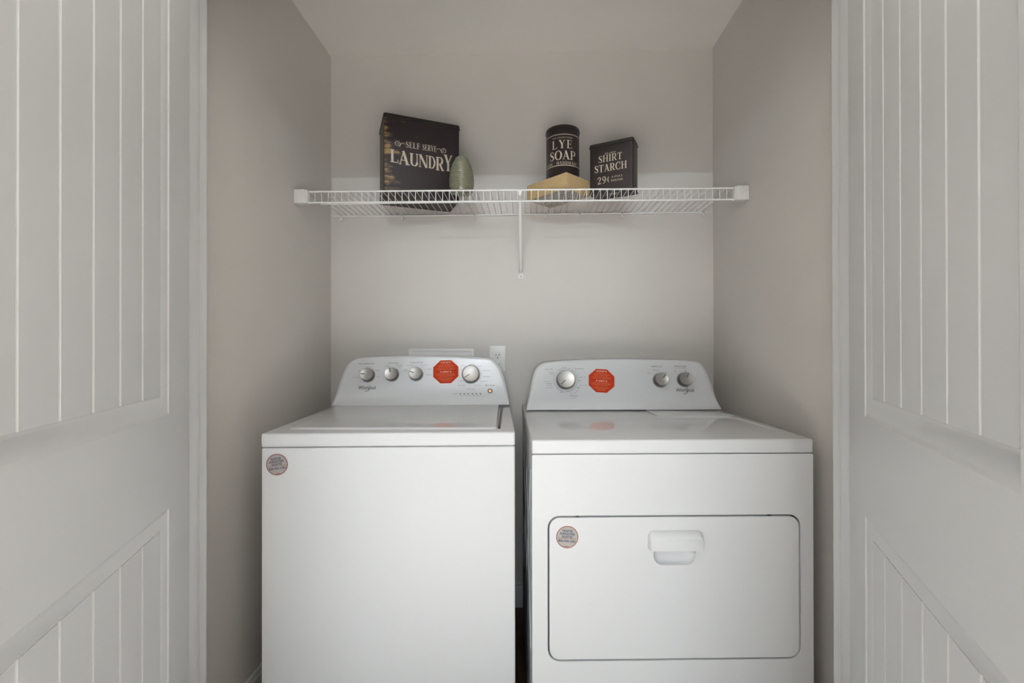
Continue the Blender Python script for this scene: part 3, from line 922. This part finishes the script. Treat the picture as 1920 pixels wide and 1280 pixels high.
hk = pydata([sp(bxp + a, YF - .006, zfront(bxp) - .0025 + c) for a, c in ((-.0085, -.004), (.0085, -.004), (.003, -.024), (-.003, -.024))] +
            [sp(bxp + a, YF + .003, zfront(bxp) - .0025 + c) for a, c in ((-.0085, -.004), (.0085, -.004), (.003, -.024), (-.003, -.024))],
            [(0, 1, 2, 3), (4, 5, 6, 7), (0, 1, 5, 4), (1, 2, 6, 5), (2, 3, 7, 6), (3, 0, 4, 7)])
mesh_obj('brace_hook', hk, WPLA, br)
for cx in (-.8288, -.5552, -.2345, .0791, .2271, .4101, .7588):
    c = mesh_obj('wall_clip', from_bm(box_bm(-.0045, .0045, -.014, 0, -.022, .003, .0015, 1)), WPLA, shelf, Matrix.Translation(sp(cx, YW - .0005, ZB - .004)), smooth=True)
    lathe('clip_screw', [(.0022, 0), (0, .0010)], CHRO, c, 8, Matrix.Translation((0, -.0140, -.001)) @ Matrix.Rotation(math.radians(90), 4, 'X'))

# =================================================================== THINGS ON THE SHELF
ZS = ZB + .0040   # top of the deck wires, near enough at the tins


def tin_box(root, wd, dp, H, lidh, front_mat, r=.010):
    b = loft([[(x, y, z) for x, y in rrect(i, wd - i, i, dp - i, r, 5)] for i, z in ((.0015, .0012), (0, .0025), (0, H - lidh + .004))])
    body = mesh_obj('tin_body', b, front_mat, root, smooth=True, angle=40)
    rim = loft([[(x, y, z) for x, y in rrect(i, wd - i, i, dp - i, r, 5)] for i, z in ((-.0010, 0), (-.0022, .0015), (-.0022, .0035), (-.0002, .0048), (.0020, .0040), (.0020, .0002), (-.0010, 0))], False, False)
    mesh_obj('base_rim', rim, TINL, root, smooth=True, angle=40)
    l = loft([[(x, y, z) for x, y in rrect(i, wd - i, i, dp - i, r, 5)] for i, z in ((-.0012, H - lidh - .0015), (-.0030, H - lidh), (-.0026, H - lidh + .0022), (-.0012, H - lidh + .0030), (-.0012, H - .002), (.0010, H), (.006, H + .0006))])
    mesh_obj('lid', l, TINL, root, smooth=True, angle=40)
    return body


FRONT = Matrix(((1, 0, 0, 0), (0, 0, -1, 0), (0, 1, 0, 0), (0, 0, 0, 1)))    # x/y lettering to the front face of a tin


def underside_label(root, cx, cy):
    V, Fc = [], []
    for k, (a, l) in enumerate(((.011, .026), (.0045, .036), (-.002, .030), (-.0085, .036))):
        rect_into(V, Fc, cx - l / 2, cx + l / 2, cy + a, cy + a + .004, .0006)
    me = bpy.data.meshes.new('label'); me.from_pydata(V, [], Fc)
    mesh_obj('base_print', me, CREAM, root)


lt = empty('laundry_tin', (-.5496, 1.7111, ZB + .0080), .413)
tag(lt, 'tall dark worn tin lettered SELF SERVE LAUNDRY behind the ribbed vase', 'tin')
tin_box(lt, .2978, .1662, .3076, .0165, TINW, .009)
V, Fc = [], []; z = .0008
letters('SELF', .0815, .1380, .1845, .2075, z, .10, CREAM, lt, FRONT)
letters('SERVE', .1465, .2030, .1845, .2075, z, .10, CREAM, lt, FRONT)
def swirl(cx, cy, sg):
    pts = []
    for k in range(34):
        t = k / 33; a = math.radians(90 + sg * (-90) + sg * 0) if False else 0
        ang = math.radians(720 * t * .78); r = .0022 + .0100 * t
        pts.append((cx + sg * -r * math.cos(ang + .6), cy + r * math.sin(ang + .6), .0012 + .0012 * t))
    return pts
sL = swirl(.0500, .1930, 1); sR = swirl(.2335, .1930, -1)
for s_, ex in ((sL, .0800), (sR, .2045)):
    x0_, y0_, w0_ = s_[-1]
    for k in range(1, 9):
        t = k / 8
        bx_ = (1 - t) ** 2 * x0_ + 2 * t * (1 - t) * (x0_ * .45 + ex * .55) + t * t * ex
        by_ = (1 - t) ** 2 * y0_ + 2 * t * (1 - t) * .2090 + t * t * .1945
        s_.append((bx_, by_, .0024 - .0010 * t))
    stroke_into(V, Fc, s_, z)
print_obj('scroll_ornament', V, Fc, CREAM, lt, FRONT)
LET = [('L', .0230, .0560, .1195, .1690), ('A', .0540, .0960, .1165, .1690), ('U', .0965, .1330, .1165, .1650), ('N', .1320, .1700, .1165, .1650), ('D', .1700, .2000, .1165, .1650), ('R', .2000, .2330, .1130, .1660), ('Y', .2320, .2680, .1150, .1790)]
TK, TN = .175, .05
V2, F2 = [], []
for c, a0, a1, b0, b1 in LET:
    letters(c, a0, a1, b0, b1, .0010, 0.0, CREAM, lt, FRONT)
    serif_into(V2, F2, c, a0 + .0022, a1 + .0022, b0 - .0016, b1 - .0016, .0006)
print_obj('lettering_shade', V2, F2, CREAM2, lt, FRONT)
TK, TN = .17, .055
underside_label(lt, .15, .055)

vs_ = empty('ribbed_vase', (-.2545, 1.7330, ZB + .0068))
tag(vs_, 'egg-shaped ribbed green ceramic vase in front of the laundry tin', 'vase')
prof = [(.0, .004), (.030, .004), (.034, .0), (.039, .0), (.0412, .003), (.0418, .0070)]
NR, Hv, RP = 22, .139, .00566
def vr(t):   # silhouette of the vase
    pts = [(0, .0415), (.10, .0455), (.22, .0480), (.35, .0483), (.5, .0462), (.65, .0420), (.8, .0352), (.92, .0272), (1.0, .0205)]
    for (a, ra), (b_, rb) in zip(pts, pts[1:]):
        if t <= b_:
            k = (t - a) / (b_ - a); return ra + (rb - ra) * k
    return pts[-1][1]
for i in range(NR * 6 + 1):
    zz = .0090 + i / 6 * RP
    prof.append((vr(zz / Hv) - .0019 * (1 - math.cos(2 * math.pi * i / 6)) / 2, zz))
prof += [(.0190, Hv - .002), (.0170, Hv), (.0150, Hv - .001), (.0140, Hv - .012), (.0, Hv - .014)]
lathe('vase_body', prof, GREENG, vs_, 44, angle=80)

wb = empty('wooden_crate', (-.0040, 1.8351, ZS + .0012), -.7804)
tag(wb, 'low pale pine box with a lattice base under the round soap tin', 'box')
BW, BD, BH, BT = .2077, .1422, .0618, .009
box('side_board', (0, BW, 0, BT, .001, BH), WOODP, wb, bev=.001, seg=1)
box('side_board', (0, BW, BD - BT, BD, .001, BH), WOODP, wb, bev=.001, seg=1)
box('end_board', (0, BT, BT + .0003, BD - BT - .0003, .001, BH), WOODP, wb, bev=.001, seg=1)
box('end_board', (BW - BT, BW, BT + .0003, BD - BT - .0003, .001, BH), WOODP, wb, bev=.001, seg=1)
box('top_board', (BT, BW - BT, BT, BD - BT, BH - .007, BH - .0005), WOODP, wb)
box('base_panel', (BT * .4, BW - BT * .4, BT * .4, BD - BT * .4, .0008, .004), LATB, wb)
for i in range(11):
    cx = .014 + i * (BW - .028) / 10
    box('lattice_strip', (cx - .0032, cx + .0032, .006, BD - .006, .0000, .0012), LATT, wb)
for i in range(8):
    cy = .014 + i * (BD - .028) / 7
    box('lattice_strip', (.006, BW - .006, cy - .0028, cy + .0028, -.0003, .0009), LATT, wb)

CYR, CYZ = .0655, ZS + .0012 + BH
st = empty('soap_tin', (.1393, 1.8100, CYZ), 0)
tag(st, 'round dark tin lettered LYE SOAP standing on the pine box', 'tin')
CH = 1.9972 - CYZ
lathe('tin_body', [(0, 0.0005), (CYR - .002, .0005), (CYR - .002, 0), (CYR + .0008, .0006), (CYR + .0008, .003), (CYR, .004), (CYR, CH - .010)], TIN, st, 48)
lathe('lid', [(CYR, CH - .0125), (CYR + .0022, CH - .0115), (CYR + .0024, CH - .0090), (CYR + .0012, CH - .0080), (CYR + .0012, CH - .0012), (CYR - .001, CH), (CYR - .005, CH + .0002), (0, CH - .001)], TINL, st, 48)


def wrap(V, c0):
    """bend flat lettering (x = arc length) round the tin; c0 = facing angle"""
    out = []
    for x, y, z in V:
        a = c0 + x / CYR; R = CYR + .0004 + z
        out.append((R * math.sin(a), -R * math.cos(a), y))
    return out


def cyl_print(name, V, Fc, material):
    print_obj(name, wrap(V, -.075), Fc, material, st)


def zc(v):
    return v - CYZ


V, Fc = [], []
bend = lambda v_: wrap(v_, -.075)
letters('LYE', -.0430, .0390, zc(1.9050), zc(1.9370), .0003, .14, CREAM, st, None, bend)
letters('SOAP', -.0560, .0540, zc(1.8620), zc(1.8960), .0003, .06, CREAM, st, None, bend)
serif_into(V, Fc, 'PURE', -.0800, -.0400, zc(1.8440), zc(1.8545), .0003, .12)
serif_into(V, Fc, 'HANDMADE', -.0240, .0640, zc(1.8440), zc(1.8545), .0003, .10)
V3, F3 = [], []
text_into(V3, F3, 'FOR TOUGH STAINS', 0, zc(1.9465), width=.082, height=.0060, z=.0003)
V += V3; Fc += [tuple(i + len(V) - len(V3) for i in q_) for q_ in F3]
cyl_print('tin_lettering', V, Fc, CREAM)
V, Fc = [], []
n = 40
for yy, wd in ((1.9590, .0030), (1.8395, .0030)):
    stroke_into(V, Fc, [(-.085 + .170 * k / n, zc(yy), wd) for k in range(n + 1)], .0003)
for xx in (-.085, .085):
    stroke_into(V, Fc, [(xx, zc(1.8395), .0016), (xx, zc(1.9590), .0016)], .0003)
cyl_print('label_border', V, Fc, CREAM)

sb = empty('starch_tin', (.2391, 1.7594, ZS), -.443)
tag(sb, 'small dark tin lettered GLOSS SHIRT STARCH beside the pine box', 'tin')
tin_box(sb, .1669, .0798, .1913, .0130, TIN, .008)
V, Fc = [], []; z = .0008
serif_into(V, Fc, 'GLOSS', .0600, .1020, .1435, .1495, z, .12)
letters('SHIRT', .0345, .1270, .1150, .1410, z, .08, CREAM, sb, FRONT)
letters('STARCH', .0190, .1440, .0785, .1060, z, .06, CREAM, sb, FRONT)
letters('29', .0310, .0655, .0335, .0605, z, .08, CREAM, sb, FRONT)
serif_into(V, Fc, '¢', .0668, .0790, .0380, .0580, z)
serif_into(V, Fc, 'A', .0845, .0930, .0505, .0575, z)
serif_into(V, Fc, 'FULL', .0975, .1290, .0505, .0575, z, .10)
serif_into(V, Fc, 'POUND', .0845, .1285, .0365, .0435, z, .08)
print_obj('tin_lettering', V, Fc, CREAM, sb, FRONT)
V, Fc = [], []
SIDE = Matrix(((0, 0, 1, .1669), (1, 0, 0, 0), (0, 1, 0, 0), (0, 0, 0, 1)))
for i in range(4):
    stroke_into(V, Fc, [(.034, .062 + i * .020, .006), (.050, .062 + i * .020, .006)], .0007)
print_obj('side_print', V, Fc, CREAM2, sb, SIDE)
underside_label(sb, .085, .030)

# =================================================================== THINGS ON THE BACK WALL
ow = empty('power_outlet', (-.1338, YW, 1.0873))
tag(ow, 'white power outlet plate on the back wall, partly behind the washer console', 'outlet')
box('cover_plate', (-.0353, .0353, -.0058, -.0002, -.0572, .0572), OUTL, ow, bev=.0025, seg=2)
for dzv in (.0135, -.0255):
    RM = Matrix.Translation((0, -.0056, dzv)) @ Matrix.Rotation(math.radians(90), 4, 'X')
    s_ = lathe('socket', [(.0170, 0), (.0170, .0016), (.0162, .0022), (0, .0022)], OUTL, ow, 28, RM)
    for a, c, w_, h_ in ((-.0065, .0035, .0012, .0042), (.0065, .0035, .0012, .0035)):
        box('slot_shade', (a - w_, a + w_, c - h_, c + h_, .0018, .0026), DARK, s_)  # raised dark block, coloured as the shade inside the opening
    lathe('ground_hole_shade', [(.0026, .0018), (.0026, .0026), (0, .0026)], DARK, s_, 12, Matrix.Translation((0, -.0085, 0)))  # raised dark disc, coloured as the shade inside the hole

vb = empty('laundry_valve_box', (-.3846, YW, 1.0200))
tag(vb, 'white plastic water supply box on the wall behind the washer console', 'valve box')
fr = [(-.145, -.110), (.145, -.110), (.145, .1115), (-.145, .1115)]
def rr(s, y):
    return [(x - math.copysign(s, x), y, z_ - math.copysign(s, z_)) for x, z_ in fr]
mesh_obj('frame', loft([rr(0, -.0002), rr(.0005, -.006), (rr(.003, -.0075)), rr(.010, -.0075), rr(.0115, -.004)], False, False), OUTL, vb, smooth=True)
mesh_obj('back_panel', loft([rr(.0112, -.0040), rr(.0112, -.0010)], True, True), OUTL, vb)
for dx in (-.06, .06):
    tube('valve', [(dx, -.004, -.03), (dx, -.03, -.03), (dx, -.034, -.05)], .010, SILV, vb)


# =================================================================== ROOM LIGHT BEHIND THE CAMERA
tl = empty('assumed_track_light', (-.08, -2.9, 2.60))  # unseen fixture, its form assumed, added to carry the high lamps
tag(tl, 'assumed ceiling track light with four small bulbs, unseen in the room', 'lamp')
box('track', (-.62, .62, -.02, .02, .178, .1995), LAMPB, tl, bev=.003)
for x in (-.48, -.16, .16, .48):
    tube('lamp_stem', [(x, 0, .18), (x, 0, .075)], .008, LAMPB, tl)
    lathe('lamp_cup', [(.012, .082), (.030, .070), (.034, .045), (.032, .045), (.028, .068), (0, .076)], LAMPB, tl, 24, Matrix.Translation((x, 0, .0)))
    l = bpy.data.lights.new('lamp_ceiling_offscreen', 'POINT'); l.energy = LAMP_W; l.color = (.80, .91, 1.0); l.shadow_soft_size = .028
    lo = bpy.data.objects.new('lamp_ceiling_offscreen', l); COL.objects.link(lo); lo.parent = tl; lo.location = (x, 0, .012)
